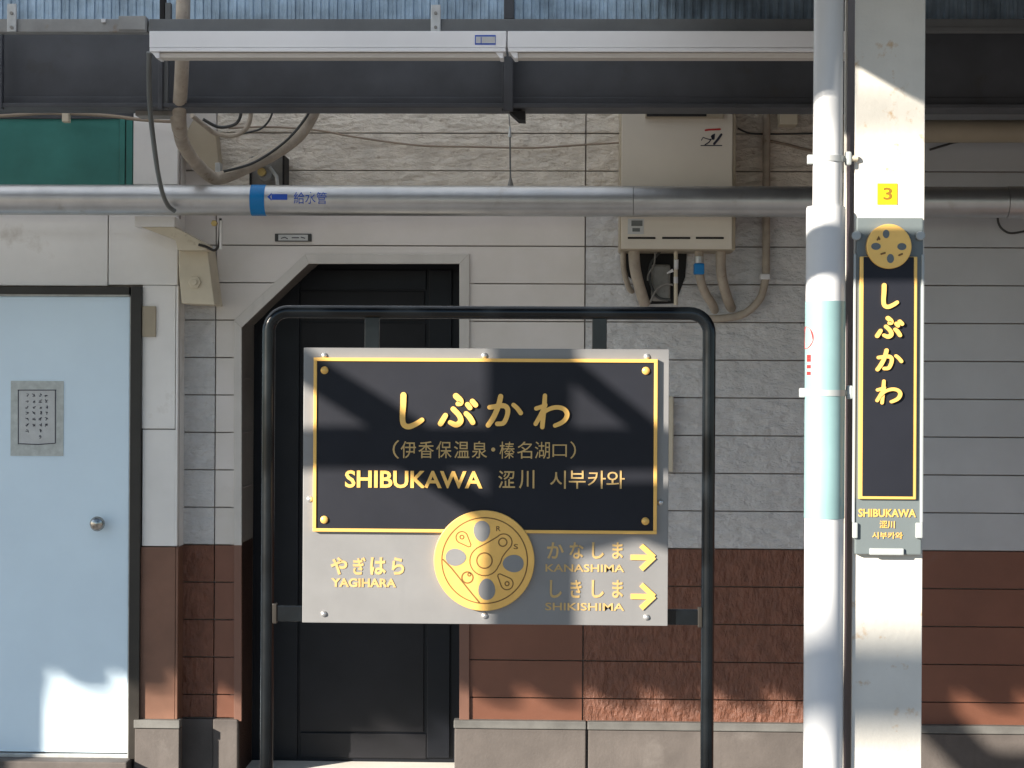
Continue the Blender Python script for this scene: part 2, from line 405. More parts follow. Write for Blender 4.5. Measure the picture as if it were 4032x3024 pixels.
# teal window above the door
win = pbox(-900, 468, 470, 727, UW-.01, .02).build('teal_window', M['teal'], B)
pbox(470, 468, 492, 727, UW-.002, .012).build('window_frame', M['teal'], win, bevel=.003)
pbox(496, 468, 522, 727, UW-.006, .012).build('window_frame', M['teal'], win, bevel=.003)
pbox(-900, 440, 522, 466, UW-.002, .03).build('window_frame', M['girder'], win)
# pale blue steel door in a dark frame
door = pbox(-700, 1166, 506, 2958, UW-.01, .03).build('pale_blue_door', M['door_blue'], B, bevel=.004)
pbox(510, 1128, 552, 2990, UW+.02, .05).build('door_frame', M['frame_dark'], door, bevel=.003)
pbox(-700, 1128, 509, 1157, UW+.02, .05).build('door_frame', M['frame_dark'], door, bevel=.003)
pbox(-700, 1158, 509, 1165, UW+.0, .02).build('frame_bead', M['zinc'], door)
pbox(506.5, 1166, 509.5, 2972, UW+.006, .02).build('frame_bead', M['zinc'], door)
pbox(-700, 2966, 505, 2980, UW+.012, .03).build('door_bottom_rail', M['zinc'], door, bevel=.002)
kx, kz = P(392, 2060, UW).x, P(392, 2060, UW).z
kn = MB()
prof = [(0,.0185),(.006,.0185),(.008,.012),(.022,.011),(.03,.024),(.04,.031),(.052,.032),(.062,.026),(.066,.012),(.067,.001)]
for a, (d, r) in enumerate(prof): pass
seg = 24
vs = [(kx+r*math.cos(2*math.pi*k/seg), -UW+.01-d, kz+r*math.sin(2*math.pi*k/seg)) for d, r in prof for k in range(seg)]
fs = [(a*seg+k, a*seg+(k+1)%seg, (a+1)*seg+(k+1)%seg, (a+1)*seg+k) for a in range(len(prof)-1) for k in range(seg)]
MB().add(vs, fs).build('door_knob', M['chrome'], door, smooth=True)
# building eave roof of narrow ribbed sheet
def ribs(x0, x1, pitch, depth, u0, z0, u1, z1, duty=.55, single=False):
    mb = MB(); prof = []
    n = int((x1-x0)/pitch)
    for i in range(n):
        x = x0+i*pitch
        prof += [(x, 0), (x+pitch*duty*.86, 0), (x+pitch*duty, depth), (x+pitch*.86, depth)]
    prof.append((x0+n*pitch, 0))
    k = len(prof)
    vs = [(x, -u0, z0+d) for x, d in prof]+[(x, -u1, z1+d) for x, d in prof]
    if single: return mb.add(vs, [(i+1, i, k+i, k+i+1) for i in range(k-1)])
    vs += [(x, -u0, z0+d+.002) for x, d in prof]+[(x, -u1, z1+d+.002) for x, d in prof]
    fs = [(i+1, i, k+i, k+i+1) for i in range(k-1)]+[(2*k+i, 2*k+i+1, 3*k+i+1, 3*k+i) for i in range(k-1)]
    fs += [(i, i+1, 2*k+i+1, 2*k+i) for i in range(k-1)]+[(k+i+1, k+i, 3*k+i, 3*k+i+1) for i in range(k-1)]
    return mb.add(vs, fs)
prof = []; n_ = int(10.2/.033)
for i in range(n_):
    x = -7.0+i*.033+random.uniform(-.0015,.0015); prof += [(x, 0), (x+.013, 0), (x+.017, .007), (x+.029, .007)]
k = len(prof)
MB().add([(x, -.9-d, 3.052) for x, d in prof]+[(x, -.9-d, 3.2) for x, d in prof], [(i, i+1, k+i+1, k+i) for i in range(k-1)]).build('ribbed_fascia', M['fascia'], B)
MB().box(-7, 3.2, -.895, -.865, 3.03, 3.06).build('eave_board', M['girder'], B)
ribs(-7.0, .3, .1, .02, .02, 3.205, 3.44, 3.165, single=True).build('added_fill_sheet', M['fill_sheet'], B)  # unseen sheet, added on the left only to brighten the shade
MB().box(.3, 5.5, -3.44, -.02, 3.165, 3.2).build('roof_panel', M['girder'], B)
MB().box(-11, 7, -3.46, -3.39, 2.98, 3.21).build('leak_closure', M['girder'], B)  # unseen box added to stop sun leaking in under the sheets

# ------------------------------------------------------------------ platform canopy
C = thing('station_canopy', (0, -2.6, 2.6), 'steel platform canopy with dark girder and folded sheet roof overhead', 'canopy')
ribs(-11.275, 7, .272, .13, 3.4, 2.98, 4.83, 2.88, duty=.42).build('folded_roof', M['canopy'], C)
UG = 1.10
zg0, zg1 = Z(430, UG, 1400), Z(126, UG, 1400)
zf = Z(374, UG, 1400)
gi = MB()
gi.box(-6, 6, -UG+.03, -UG+.042, zf-.004, Z(96, UG, 1400))
gi.build('girder_web', M['girder'], C)
MB().box(-6, 6, -UG-.045, -UG+.115, zg0, zg0+.016).build('girder_flange', M['girder'], C, bevel=.003)
MB().prism([(-6, zg0+.017), (6, zg0+.017), (6, zf-.005), (-6, zf-.005)], -UG+.012, -UG+.028).build('girder_lip', M['girder'], C, bevel=.003)
def gpost(px0, px1, py0, py1, u, th, nm, mt): return pbox(px0, py0, px1, py1, u, th).build(nm, mt, C, bevel=.003)
gpost(1984, 2020, 150, 437, UG+.05, .02, 'stiffener', M['girder'])
gpost(1976, 1985, 150, 436, UG+.02, .06, 'stiffener', M['girder'])
MB().prism(ppoly([(2005,438),(2068,438),(2068,473),(2040,470)], UG+.02), -UG-.02, -UG+.08).build('girder_shoe', M['black'], C)
gpost(622, 640, 120, 428, UG+.05, .03, 'stiffener', M['girder'])
gpost(642, 662, 120, 428, UG+.035, .02, 'stiffener', M['grey_beam'])
gpost(-12, 8, 120, 428, UG+.05, .03, 'stiffener', M['girder'])
gpost(532, 690, 430, 455, UG-.05, .1, 'girder_seat', M['plate_grey'])
# grey channel carrying the lights, weathered length at the left
UB = 1.52
zb0, zb1 = Z(122, UB, 2000), Z(74, UB, 2000)
x0 = X(578, UB)
MB().box(x0, 6, -UB, -UB+.05, zb0, zb1).build('channel_beam', M['grey_beam'], C, bevel=.003)
MB().box(x0, 6, -UB-.004, -UB+.006, zb0-.002, zb0+.012).build('beam_lip', M['grey_beam'], C)
MB().box(-6, X(570, UB), -UB, -UB+.05, Z(126, UB, 300), Z(74, UB, 300)).build('channel_beam', M['rust_beam'], C, bevel=.003)
gpost(466, 573, 62, 118, UB+.006, .05, 'splice_plate', M['rust_beam'])
gpost(397, 415, 73, 88, UB+.012, .012, 'bolt_head', M['white_text'])
for a, b_ in ((27, 64), (1696, 1735)):
    s_ = gpost(a, b_, 14 if a < 100 else 18, 125, UB+.012, .01, 'strap', M['zinc'])
    for py in (52, 108):
        p = P((a+b_)/2, py, UB+.012); MB().disc(p.x, p.z, .006, p.y-.005, p.y, 10).build('bolt_head', M['plate_grey'], s_)
gpost(1984, 2024, -60, 73, UB-.25, .04, 'hanger_post', M['girder'])
gpost(628, 648, -60, 76, UB-.25, .04, 'hanger_post', M['black'])
gpost(650, 672, 10, 76, UB-.25, .03, 'hanger_post', M['grey_beam'])
gpost(3325, 3362, -60, 70, UB-.25, .04, 'hanger_post', M['girder'])
# outer edge beam of the canopy (out of the frame) that the columns carry
MB().box(-11, 7, -3.95, -3.78, 2.86-.12, 2.86+.1).build('edge_beam', M['girder'], C)

# ------------------------------------------------------------------ fluorescent light fixtures
UF = 1.60
zt0, zt1 = Z(122, UF, 1300), Z(184, UF, 1300)
def fixture(px0, px1, label):
    x0, x1 = X(px0, UF), X(px1, UF)
    T = thing('light_fixture', ((x0+x1)/2, -UF, zt1), label, 'ceiling light', 'fluorescent light fixtures under the canopy')
    MB().box(x0, x1, -UF, -UF+.085, Z(187,UF,1300), zt0).build('housing', M['fixture'], T, bevel=.003)
    MB().box(x0+.002, x1-.002, -UF-.004, -UF+.09, Z(204,UF,1300), Z(189,UF,1300)).build('cover_edge', M['fixture'], T, bevel=.002)
    MB().box(x0+.035, x1-.02, -UF+.008, -UF+.07, Z(226,UF,1300), Z(205,UF,1300)).build('lower_tray', M['fixture_low'], T, bevel=.003)
    for xx in (x0+.012, x1-.034):
        MB().prism([(xx-.004, Z(204,UF,1300)), (xx+.024, Z(204,UF,1300)), (xx+.024, Z(228,UF,1300)), (xx+.012, Z(228,UF,1300))], -UF+.002, -UF+.08).build('end_socket', M['fixture'], T, bevel=.002)
    return T
f1 = fixture(580, 1986, 'long white fluorescent fixture left of the joint, with a small blue label')
f2 = fixture(1991, 3420, 'long white fluorescent fixture whose right end passes behind the column')
lb = pbox(1870, 138, 1952, 176, UF+.0012, .001).build('label_sticker', M['ink_blue'], f1)
pbox(1874, 144, 1950, 170, UF+.0022, .001).build('label_face', M['paper'], lb)
pbox(1893, 146, 1896, 170, UF+.0030, .0006).build('label_line', M['ink_blue'], lb)

# ------------------------------------------------------------------ galvanised pipe along the wall
UP = .36
rp = (Z(731, UP, 2000)-Z(852, UP, 2000))/2; zp = (Z(731, UP, 2000)+Z(852, UP, 2000))/2
G = thing('galvanised_pipe', (0, -UP, zp), 'thick galvanised pipe running level across the wall, with blue tape', 'pipe')
pth = [(x, -UP, zp) for x in (-6, -3, X(2488, UP)-.001)]
MB().tube(pth, rp, 40).build('pipe_length', M['galv'], G, smooth=True)
MB().tube([(X(2488, UP)+.001, -UP, zp), (X(3958, UP), -UP, zp)], rp, 40).build('pipe_length', M['galv'], G, smooth=True)
MB().tube([(X(3960, UP), -UP, zp), (6, -UP, zp)], rp*1.035, 40).build('pipe_coupling', M['galv'], G, smooth=True)
xt0, xt1 = X(988, UP), X(1042, UP)
MB().tube([(xt0, -UP, zp), (xt1+.004, -UP, zp)], rp+.0012, 40).build('tape_band', M['tape_blue'], G, smooth=True)
def on_pipe(pts_list, name, mt, lift=.0015):
    """wrap flat (x, arc) polygons onto the front of the pipe"""
    mb = MB()
    for poly in pts_list:
        n = len(poly); vs = []
        for r in (rp+lift, rp+lift-.001):
            for x, s_ in poly:
                a = s_/rp; vs.append((x, -UP-r*math.cos(a), zp+r*math.sin(a)))
        mb.add(vs, [tuple(range(n)), tuple(range(2*n-1, n-1, -1))]+[(i, i+n, (i+1)%n+n, (i+1)%n) for i in range(n)])
    return mb.build(name, mt, G)
ax = X(1058, UP); 
on_pipe([[(ax, .008), (ax+.018, -.008), (ax+.018, .026)], [(ax+.0185, -.004), (ax+.084, -.004), (ax+.084, .02), (ax+.0185, .02)]], 'arrow_mark', M['ink_blue'])
def text_mesh(body, offset=0.0, ext=0.0):
    c = bpy.data.curves.new('lettering', 'FONT'); c.body = body; c.size = 1; c.offset = offset; c.resolution_u = 3
    o = bpy.data.objects.new('lettering', c); COL.objects.link(o)
    dg = bpy.context.evaluated_depsgraph_get(); dg.update()
    me = bpy.data.meshes.new_from_object(o.evaluated_get(dg))
    vs = [tuple(v.co) for v in me.vertices]; fs = [tuple(p.vertices) for p in me.polygons]
    bpy.data.objects.remove(o); bpy.data.curves.remove(c); bpy.data.meshes.remove(me)
    return vs, fs
def text_box(body, px0, py0, px1, py1, u, mt, parent, offset=0.0, th=.002, name='lettering'):
    """raised lettering that fills the pixel rectangle on plane u"""
    vs, fs = text_mesh(body, offset)
    ax0 = min(v[0] for v in vs); ax1 = max(v[0] for v in vs); ay0 = min(v[1] for v in vs); ay1 = max(v[1] for v in vs)
    mx, my = (px0+px1)/2, (py0+py1)/2
    X0, X1 = P(px0, my, u).x, P(px1, my, u).x; Z0, Z1 = P(mx, py1, u).z, P(mx, py0, u).z
    f = lambda v: (X0+(v[0]-ax0)/(ax1-ax0)*(X1-X0), Z0+(v[1]-ay0)/(ay1-ay0)*(Z1-Z0))
    q = [f(v) for v in vs]; n = len(q)
    me = bmesh.new()
    V = [me.verts.new((x, -u, z)) for x, z in q]
    for fc in fs:
        try: me.faces.new([V[i] for i in fc])
        except ValueError: pass
    bmesh.ops.remove_doubles(me, verts=me.verts, dist=1e-6)
    bmesh.ops.recalc_face_normals(me, faces=me.faces)
    r = bmesh.ops.extrude_face_region(me, geom=me.faces[:])
    for e in r['geom']:
        if isinstance(e, bmesh.types.BMVert): e.co.y -= th
    bmesh.ops.recalc_face_normals(me, faces=me.faces)
    mb = MB(); me.verts.index_update()
    mb.add([v.co.copy() for v in me.verts], [[v.index for v in fc.verts] for fc in me.faces]); me.free()
    return mb.build(name, mt, parent)
# lettering on the pipe, bent to its curve
vs, fs = text_mesh('給水管', .0)
tx0, tx1 = X(1160, UP), X(1290, UP)
w_ = max(v[0] for v in vs); sc_ = (tx1-tx0)/w_
mb = MB(); mb.add([(tx0+v[0]*sc_, -UP-(rp+.0012)*math.cos((v[1]*sc_*1.15-.016)/rp), zp+(rp+.0012)*math.sin((v[1]*sc_*1.15-.016)/rp)) for v in vs], fs)
mb.build('lettering', M['ink_blue'], G)

# hanger rod over the pipe
H = thing('pipe_hanger', P(2010, 735, UP), 'thin threaded hanger rod standing on the galvanised pipe', 'hanger rod')
a, b_ = P(2008, 535, UP), P(2010, 733, UP)
MB().tube([a, b_], .0035, 8).build('rod', M['cable_grey'], H, smooth=True)
MB().tube([P(2008,498,UP), P(2008,540,UP)], [.003,.009], 10).build('hook', M['zinc'], H, smooth=True)
MB().tube([P(2010,700,UP), P(2010,733,UP)], [.005,.014], 10).build('foot', M['plate_grey'], H, smooth=True)
MB().tube([P(2003,430,UP-.1), P(2008,500,UP)], .0022, 6).build('wire', M['cable'], H)

# wall bracket carrying the pipe
BR = thing('pipe_bracket', P(770, 1190, .2), 'cream painted angled bracket with bolt under the galvanised pipe', 'bracket')
pbox(528, 852, 688, 893, .3, .14).build('top_block', M['wing'], BR, bevel=.004)
MB().prism(ppoly([(555,894),(688,894),(815,962),(815,985),(700,985),(690,945)], .29), -.29, -.16).build('gusset', M['bracket'], BR, bevel=.004)
MB().prism(ppoly([(702,986),(815,968),(845,1200),(715,1195),(704,1080)], .2), -.2, -.012).build('foot_plate', M['bracket'], BR, bevel=.005)
p = P(768, 1112, .2); bo = MB().disc(p.x, p.z, .028, p.y-.012, p.y, 6).build('bolt', M['bracket'], BR, bevel=.003)
MB().disc(p.x, p.z, .013, p.y-.022, p.y-.012, 14).build('bolt_end', M['bracket'], bo, bevel=.002)
MB().tube(smooth_path([P(868,860,.3), P(866,905,.3), P(862,960,.3), P(845,985,.3), P(812,972,.3), P(782,963,.3)]), .006, 8).build('u_clamp', M['frame_dark'], BR, smooth=True)
pbox(864, 868, 872, 980, .31, .02).build('clamp_plate', M['wing'], BR)
p = P(846, 880, .31); MB().disc(p.x, p.z, .014, p.y-.02, p.y, 6).build('nut', M['brass_bolt'], BR, bevel=.003)

# steel plate with a valve boss above the tape
SP = thing('valve_plate', P(1050, 728, .1), 'small grey steel plate with rusty valve boss above the blue tape', 'valve plate')
pbox(988, 615, 1118, 760, .13, .118).build('plate', M['plate_grey'], SP, bevel=.004)
pbox(1112, 612, 1120, 760, .15, .13).build('flange', M['black'], SP)
pbox(982, 660, 988, 760, .15, .13).build('flange', M['black'], SP)
p = P(1050, 690, .13); MB().tube([p, p+Vector((0,-.05,0))], [.034,.03], 18).build('boss', M['rust_beam'], SP, smooth=True)
MB().tube([p+Vector((-.01,-.05,.006)), p+Vector((-.01,-.075,.006))], .018, 14).build('valve_stem', M['brass_bolt'], SP, smooth=True)
MB().tube([p+Vector((.02,-.045,.03)), p+Vector((.05,-.045,-.01)), p+Vector((.055,-.045,-.05))], .008, 8).build('lever', M['zinc'], SP, smooth=True)

# ------------------------------------------------------------------ conduits and cables, upper left
def cable(name, pts, r, mt, label, cat='cable', k=6, seg=10):
    o = MB().tube(smooth_path(pts, k), r, seg).build(name, mt, smooth=True)
    return tag(o, label, cat)
CD = thing('wrapped_conduit', P(860, 690, .25), 'thick beige wrapped conduit bending up to the girder', 'conduit')
MB().tube(smooth_path([P(722,-40,1.3), P(720,80,1.3), P(718,220,1.28), P(712,350,1.2), P(704,455,1.02), P(700,480,.95)]), .0262, 14).build('upper_run', M['conduit'], CD, smooth=True)
MB().tube([P(703,440,1.03), P(702,470,.99), P(706,505,.9), P(712,520,.84)], [.03,.031,.03,.027], 14).build('elbow', M['conduit'], CD, smooth=True)
MB().tube(smooth_path([P(708,520,.8), P(722,570,.6), P(770,640,.4), P(830,695,.28), P(872,700,.25), P(960,665,.22), P(1080,605,.2), P(1180,530,.2), P(1240,430,.22), P(1262,360,.24)], 8), .0275, 14).build('lower_run', M['conduit'], CD, smooth=True)
MB().tube([P(702,508,.82), P(718,520,.8), P(736,505,.82)], .008, 8).build('wire_tie', M['bracket'], CD, smooth=True)
MB().tube([P(712,575,.55), P(728,560,.55), P(745,552,.55)], .012, 8).build('clamp', M['conduit'], CD, smooth=True)
cable('hanging_cable', [P(587,205,1.5), P(587,330,1.42), P(592,440,1.3), P(605,560,1.1), P(622,680,.8), P(640,760,.6), P(662,810,.47), P(690,832,.44)], .0095, M['cable_grey'], 'grey cable hanging from the light fixture down across the pipe')
cable('wall_cable', [P(-300,470,.2), P(0,457,.2), P(150,447,.2), P(240,447,.2), P(340,450,.2), P(450,458,.2), P(560,472,.2), P(680,478,.2), P(720,470,.25)], .0075, M['cable_tan'], 'tan cable pinned above the teal window')
clp = pbox(243, 440, 270, 480, .225, .04).build('cable_clip', M['bracket'], None, bevel=.004); tag(clp, 'small cream cable clip above the teal window', 'clip')
cable('thin_cable', [P(755,455,.3), P(800,490,.22), P(850,525,.15), P(920,533,.15), P(970,505,.15), P(988,450,.17), P(988,400,.2)], .0105, M['conduit'], 'beige flexible cable looping under the girder above the conduit')
cable('black_cable', [P(950,400,.18), P(946,460,.16), P(920,492,.14), P(860,500,.14), P(800,470,.18)], .007, M['cable'], 'short black cable looped behind the beige flexible cable')
cable('black_cable', [P(1080,420,.1), P(1062,470,.06), P(1030,505,.05), P(985,520,.05), P(930,530,.06)], .0045, M['cable'], 'thin black cable dropping from the girder left of the conduit arm')
cable('black_cable', [P(1236,400,.3), P(1200,470,.28), P(1120,560,.26), P(1000,640,.26), P(880,675,.28)], .006, M['cable'], 'black cable lying along the top of the beige conduit arm')
cable('wall_cable', [P(900,505,.03), P(1060,500,.03), P(1250,513,.03), P(1400,540,.03), P(1640,572,.03), P(1850,578,.03), P(2100,582,.03), P(2300,570,.03), P(2440,562,.03)], .0045, M['cable_tan'], 'thin brown cable sagging across the upper wall to the heater')
pl = pbox(846, 640, 868, 690, .2, .05).build('conduit_clamp', M['zinc'], None, bevel=.003); tag(pl, 'dull metal clamp at the bend of the beige conduit', 'clamp')
bb = MB().prism(ppoly([(760,470),(850,525),(862,640),(845,690),(760,650),(712,560)], .1), -.1, -.012).build('cable_box', M['heater_edge'], None, bevel=.004); tag(bb, 'dusty brown box on the wall behind the conduit bend', 'junction box')

# ------------------------------------------------------------------ water heater
UH = .24
HT = thing('water_heater', P(2660, 990, UH), 'beige wall mounted water heater box with pipes below', 'water heater')
MB().box(X(2437,UH), X(2893,UH), -UH, -.012, Z(984,UH,2660), Z(380,UH,2660)).build('case', M['heater_edge'], HT, bevel=.006)
pbox(2447, 380, 2884, 980, UH+.006, .006).build('front_cover', M['heater'], HT, bevel=.004)
pbox(2540, 440, 2850, 464, UH+.03, .024).build('flue_hood', M['heater_edge'], HT, bevel=.004)
pbox(2546, 444, 2782, 458, UH+.0335, .004).build('flue_opening', M['black'], HT)
for a, b_ in ((2472, 2581), (2607, 2718), (2740, 2850)):
    pbox(a, 933, b_, 941, UH+.0078, .003).build('louvre_slot', M['black'], HT)
lab = pbox(2472, 862, 2535, 922, UH+.0075, .002).build('data_label', M['paper'], HT)
pbox(2486, 868, 2530, 890, UH+.0085, .0012).build('label_print', M['cable_grey'], lab)
pbox(2490, 898, 2520, 912, UH+.0085, .0012).build('label_print', M['cable_grey'], lab)
def lines(strokes, w, u, name, mt, parent, lift=.0004, th=.0012):
    mb = MB()
    for i, s_ in enumerate(strokes):
        q = [(P(x, y, u).x, P(x, y, u).z) for x, y in s_]
        mb.ribbon(q, w if not isinstance(w, list) else w[i], -u-th-lift*i*.5, -u)
    return mb.build(name, mt, parent)
lines([[(2778,513),(2790,511),(2835,509)]], .008, UH+.0065, 'logo', M['red'], HT)
lines([[(2762,552),(2768,541),(2785,547),(2800,550)], [(2805,538),(2810,528),(2808,545)], [(2800,548),(2792,560),(2776,570)], [(2840,530),(2826,550),(2812,566)], [(2760,573),(2800,573),(2842,573)]], [.004,.013,.005,.01,.004], UH+.0065, 'logo', M['ink'], HT)
# pipes under the heater
def hp(pts, r, mt, nm='pipe'): return MB().tube(smooth_path(pts, 5), r, 12).build(nm, mt, HT, smooth=True)
hp([P(2496,985,.16), P(2500,1050,.15), P(2515,1120,.12), P(2540,1200,.06)], .024, M['conduit'])
hp([P(2752,985,.16), P(2756,1090,.14), P(2775,1150,.1), P(2806,1200,.04), P(2815,1225,.0)], .019, M['conduit'])
hp([P(2838,985,.16), P(2838,1050,.15), P(2846,1110,.12), P(2866,1180,.06), P(2880,1215,.0)], .022, M['conduit'])
hp([P(2661,985,.15), P(2661,1200,.12)], .0085, M['bracket'])
hp([P(2454,985,.1), P(2456,1060,.08), P(2475,1130,.04), P(2492,1150,.0)], .012, M['conduit'])
pbox(2733, 1036, 2774, 1080, .18, .05).build('pipe_valve', M['tape_blue'], HT, bevel=.006)
MB().tube([P(2753,1010,.18), P(2753,1036,.18)], .02, 14).build('pipe_union', M['zinc'], HT, smooth=True)
MB().tube([P(2663,1022,.17), P(2662,1060,.16)], .0095, 12).build('white_cock', M['white_text'], HT, smooth=True)
MB().tube([P(2626,1076,.17), P(2650,1064,.17)], [.003,.008], 10).build('cock_lever', M['white_text'], HT, smooth=True)
MB().tube([P(2661,1090,.16), P(2661,1115,.16)], .0095, 12).build('white_cock', M['white_text'], HT, smooth=True)
hp([P(2580,990,.12), P(2575,1040,.12), P(2553,1080,.12), P(2550,1105,.12)], .0035, M['plate_grey'], 'wire')
hp([P(2560,1190,.1), P(2585,1140,.1), P(2620,1118,.1), P(2650,1122,.1)], .0045, M['plate_grey'], 'wire')
hp([P(2600,990,.1), P(2562,1040,.09), P(2560,1110,.09), P(2590,1170,.09), P(2640,1180,.1)], .006, M['cable'], 'wire')
MB().prism(ppoly([(2455,986),(2705,986),(2698,1090),(2660,1195),(2540,1198),(2520,1120),(2460,1080)], .018), -.018, -.0125).build('hole_shade', M['black'], HT)  # black plate; the shade of a hole is put into its colour
pbox(2565, 1040, 2640, 1185, .06, .047).build('gas_meter_box', M['plate_grey'], HT, bevel=.012)
# brown drain conduit right of the heater
cable('drain_conduit', [P(3018,380,.05), P(3018,600,.05), P(3017,900,.05), P(3016,1060,.05), P(3012,1110,.05), P(2990,1180,.05), P(2930,1235,.05), P(2850,1253,.05), P(2780,1255,.05)], .0165, M['conduit'], 'brown conduit running down right of the heater and curving left', 'conduit', 7, 12)
cl = pbox(2994, 1078, 3032, 1100, .075, .06).build('conduit_clip', M['white_text'], None, bevel=.004); tag(cl, 'white clip on the brown conduit beside the heater', 'clip')
nb = pbox(3070, 430, 3142, 490, .12, .1).build('wall_box', M['bracket'], None, bevel=.004); tag(nb, 'yellowish box high on the wall left of the downpipe', 'box')
cable('wall_cable', [P(2905,505,.03), P(2950,524,.03), P(3030,528,.03), P(3220,525,.03)], .004, M['cable'], 'thin dark cable level across the wall right of the heater')
cable('wall_cable', [P(3030,555,.03), P(3100,570,.03), P(3170,588,.03), P(3240,600,.03)], .006, M['cable_tan'], 'brown cable sloping down behind the downpipe')
# right of the column: dark pipe, cables
RP = MB().tube([(X(3300,.25), -.25, Z(518,.25,3800)), (6, -.25, Z(510,.25,3800))], .048, 20).build('upper_pipe', M['heater_edge'], None, smooth=True)
tag(RP, 'dull brown horizontal pipe under the girder right of the column', 'pipe')
cable('wall_cable', [P(3660,590,.03), P(3720,572,.03), P(3800,556,.03), P(4100,545,.03)], .005, M['cable'], 'thin dark cable rising behind the brown pipe right of the column')
cable('wall_cable', [P(3928,850,.05), P(3932,880,.05), P(3950,905,.05), P(3985,918,.05), P(4060,905,.05)], .005, M['cable'], 'thin cable loop hanging below the pipe at the right edge')
# box on the wall behind the sign, name plate, cover plate
sb = pbox(2560, 1560, 2652, 1858, .05, .05).build('switch_box', M['bracket'], None, bevel=.006); tag(sb, 'narrow olive box on the wall just right of the name sign', 'switch box')
NP = pbox(1082, 920, 1226, 951, .021, .01).build('room_plate', M['cable'], None, bevel=.002)
tag(NP, 'small white plate with dark ends above the doorway chamfer', 'name plate')
pbox(1096, 924, 1212, 947, .0222, .002).build('plate_face', M['paper'], NP)
lines([[(1108,938),(1122,934),(1132,940)], [(1150,936),(1176,936)], [(1186,934),(1200,938)]], .004, .0226, 'plate_print', M['ink'], NP)
cp = pbox(559, 1205, 613, 1326, UW+.012, .012).build('cover_plate', M['heater_edge'], None, bevel=.003); tag(cp, 'plain grey cover plate on the wall beside the pale blue door', 'cover plate')

# notice taped on the door
UN = UW - .008
NT = pbox(42, 1500, 250, 1795, UN+.0008, .001).build('door_notice', M['tape'], None); tag(NT, 'framed paper notice taped on the pale blue door', 'notice')
pbox(70, 1534, 222, 1748, UN+.0018, .0009).build('paper', M['paper'], NT)
lines([[(71,1536),(220,1536)], [(72,1536),(72,1748)], [(218,1536),(218,1745)], [(76,1747),(150,1750),(218,1745)]], .0035, UN+.002, 'notice_border', M['ink'], NT)
st = []
rnd = random.Random(3)
for cx, n_ in ((107, 7), (134, 6), (159, 8), (183, 6)):
    for r_ in range(n_):
        cy = 1555+r_*23.5
        w = 6
        for q in range(rnd.choice((2, 3, 3))):
            a0 = (cx+rnd.uniform(-w, w*.2), cy+rnd.uniform(-w, w)); 
            if q == 0: st.append([a0, (cx+w*rnd.uniform(.3, 1), a0[1]+rnd.uniform(-2, 2)), (cx+rnd.uniform(-w, w), cy+w)])
            else: st.append([a0, (cx+rnd.uniform(0, w), cy+rnd.uniform(-w, w))])
lines(st, .0022, UN+.002, 'notice_print', M['ink'], NT, lift=.00002)

# ------------------------------------------------------------------ station name sign
US = 2.9
S = thing('station_name_sign', P(1912, 3420, US), 'large station name board on a black tube frame in front of the doorway', 'station sign')
S.location.z = FZ; WLOC[S] = S.location.copy()
rt = .0185
xl, xr = X(1048, US, 2000), X(2792, US, 2000); zt = Z(1229, US, 1900); rc = .055
pts = [(xl, -US+.03, FZ)]
for k in range(9):
    a = math.pi - k*math.pi/16; pts.append((xl+rc+rc*math.cos(a), -US+.03, zt-rc+rc*math.sin(a)))
for k in range(9):
    a = math.pi/2 - k*math.pi/16; pts.append((xr-rc+rc*math.cos(a), -US+.03, zt-rc+rc*math.sin(a)))
pts.append((xr, -US+.03, FZ))
MB().tube(pts, rt, 20).build('frame_tube', M['tube_black'], S, smooth=True)
for px in (1461, 2361):
    MB().box(X(px-30,US), X(px+28,US), -US+.022, -US+.034, Z(1420,US), zt-rt*.6).build('strap', M['tube_black'], S, bevel=.002)
zc = Z(2427, US, 1900)
MB().box(xl+rt*.7, xr-rt*.7, -US+.022, -US+.034, zc-.022, zc+.022).build('crossbar', M['tube_black'], S, bevel=.002)
for x_ in (xl+.022, xr-.022):
    MB().box(x_-.006, x_+.006, -US+.018, -US+.04, zc-.028, zc+.028).build('bracket', M['frame_dark'], S, bevel=.002)
PL = MB().box(X(1193,US,1900), X(2632,US,1900), -US, -US+.02, Z(2458,US,1912), Z(1372,US,1912)).build('sign_plate', M['sign_grey'], S, bevel=.0015)
for px, py in ((1277,1400),(1907,1400),(2547,1404),(1219,1965),(2600,1978),(1275,2417),(1908,2424),(2545,2430)):
    p = P(px, py, US); MB().tube([(p.x, p.y, p.z), (p.x, p.y-.003, p.z), (p.x, p.y-.006, p.z), (p.x, p.y-.0075, p.z)], [.0085,.0085,.006,.002], 12).build('rivet', M['rivet'], PL, smooth=True)
# black name panel with brass border
UK = US + .012
NPN = MB().box(X(1246,UK,1750), X(2576,UK,1750), -UK, -US-.0002, Z(2086,UK,1910), Z(1424,UK,1910)).build('name_panel', M['sign_black'], S, bevel=.001)
xa0, xa1, xb0, xb1 = X(1234,UK,1750), X(1247,UK,1750), X(2574,UK,1750), X(2588,UK,1750)
za0, za1, zb0, zb1 = Z(2098,UK,1910), Z(2085,UK,1910), Z(1425,UK,1910), Z(1411,UK,1910)
for bx in ((xa0,xb1,zb0,zb1),(xa0,xb1,za0,za1),(xa0,xa1,za1,zb0),(xb0,xb1,za1,zb0)):
    MB().box(bx[0], bx[1], -UK-.004, -US-.0003, bx[2], bx[3]).build('brass_border', M['brass'], NPN, bevel=.0012)
for px, py in ((1278,1458),(2543,1460),(1277,2046),(2541,2052)):
    p = P(px, py, UK); MB().tube([(p.x,p.y,p.z),(p.x,p.y-.004,p.z),(p.x,p.y-.007,p.z),(p.x,p.y-.008,p.z)], [.011,.011,.008,.002], 14).build('brass_screw', M['brass'], NPN, smooth=True)
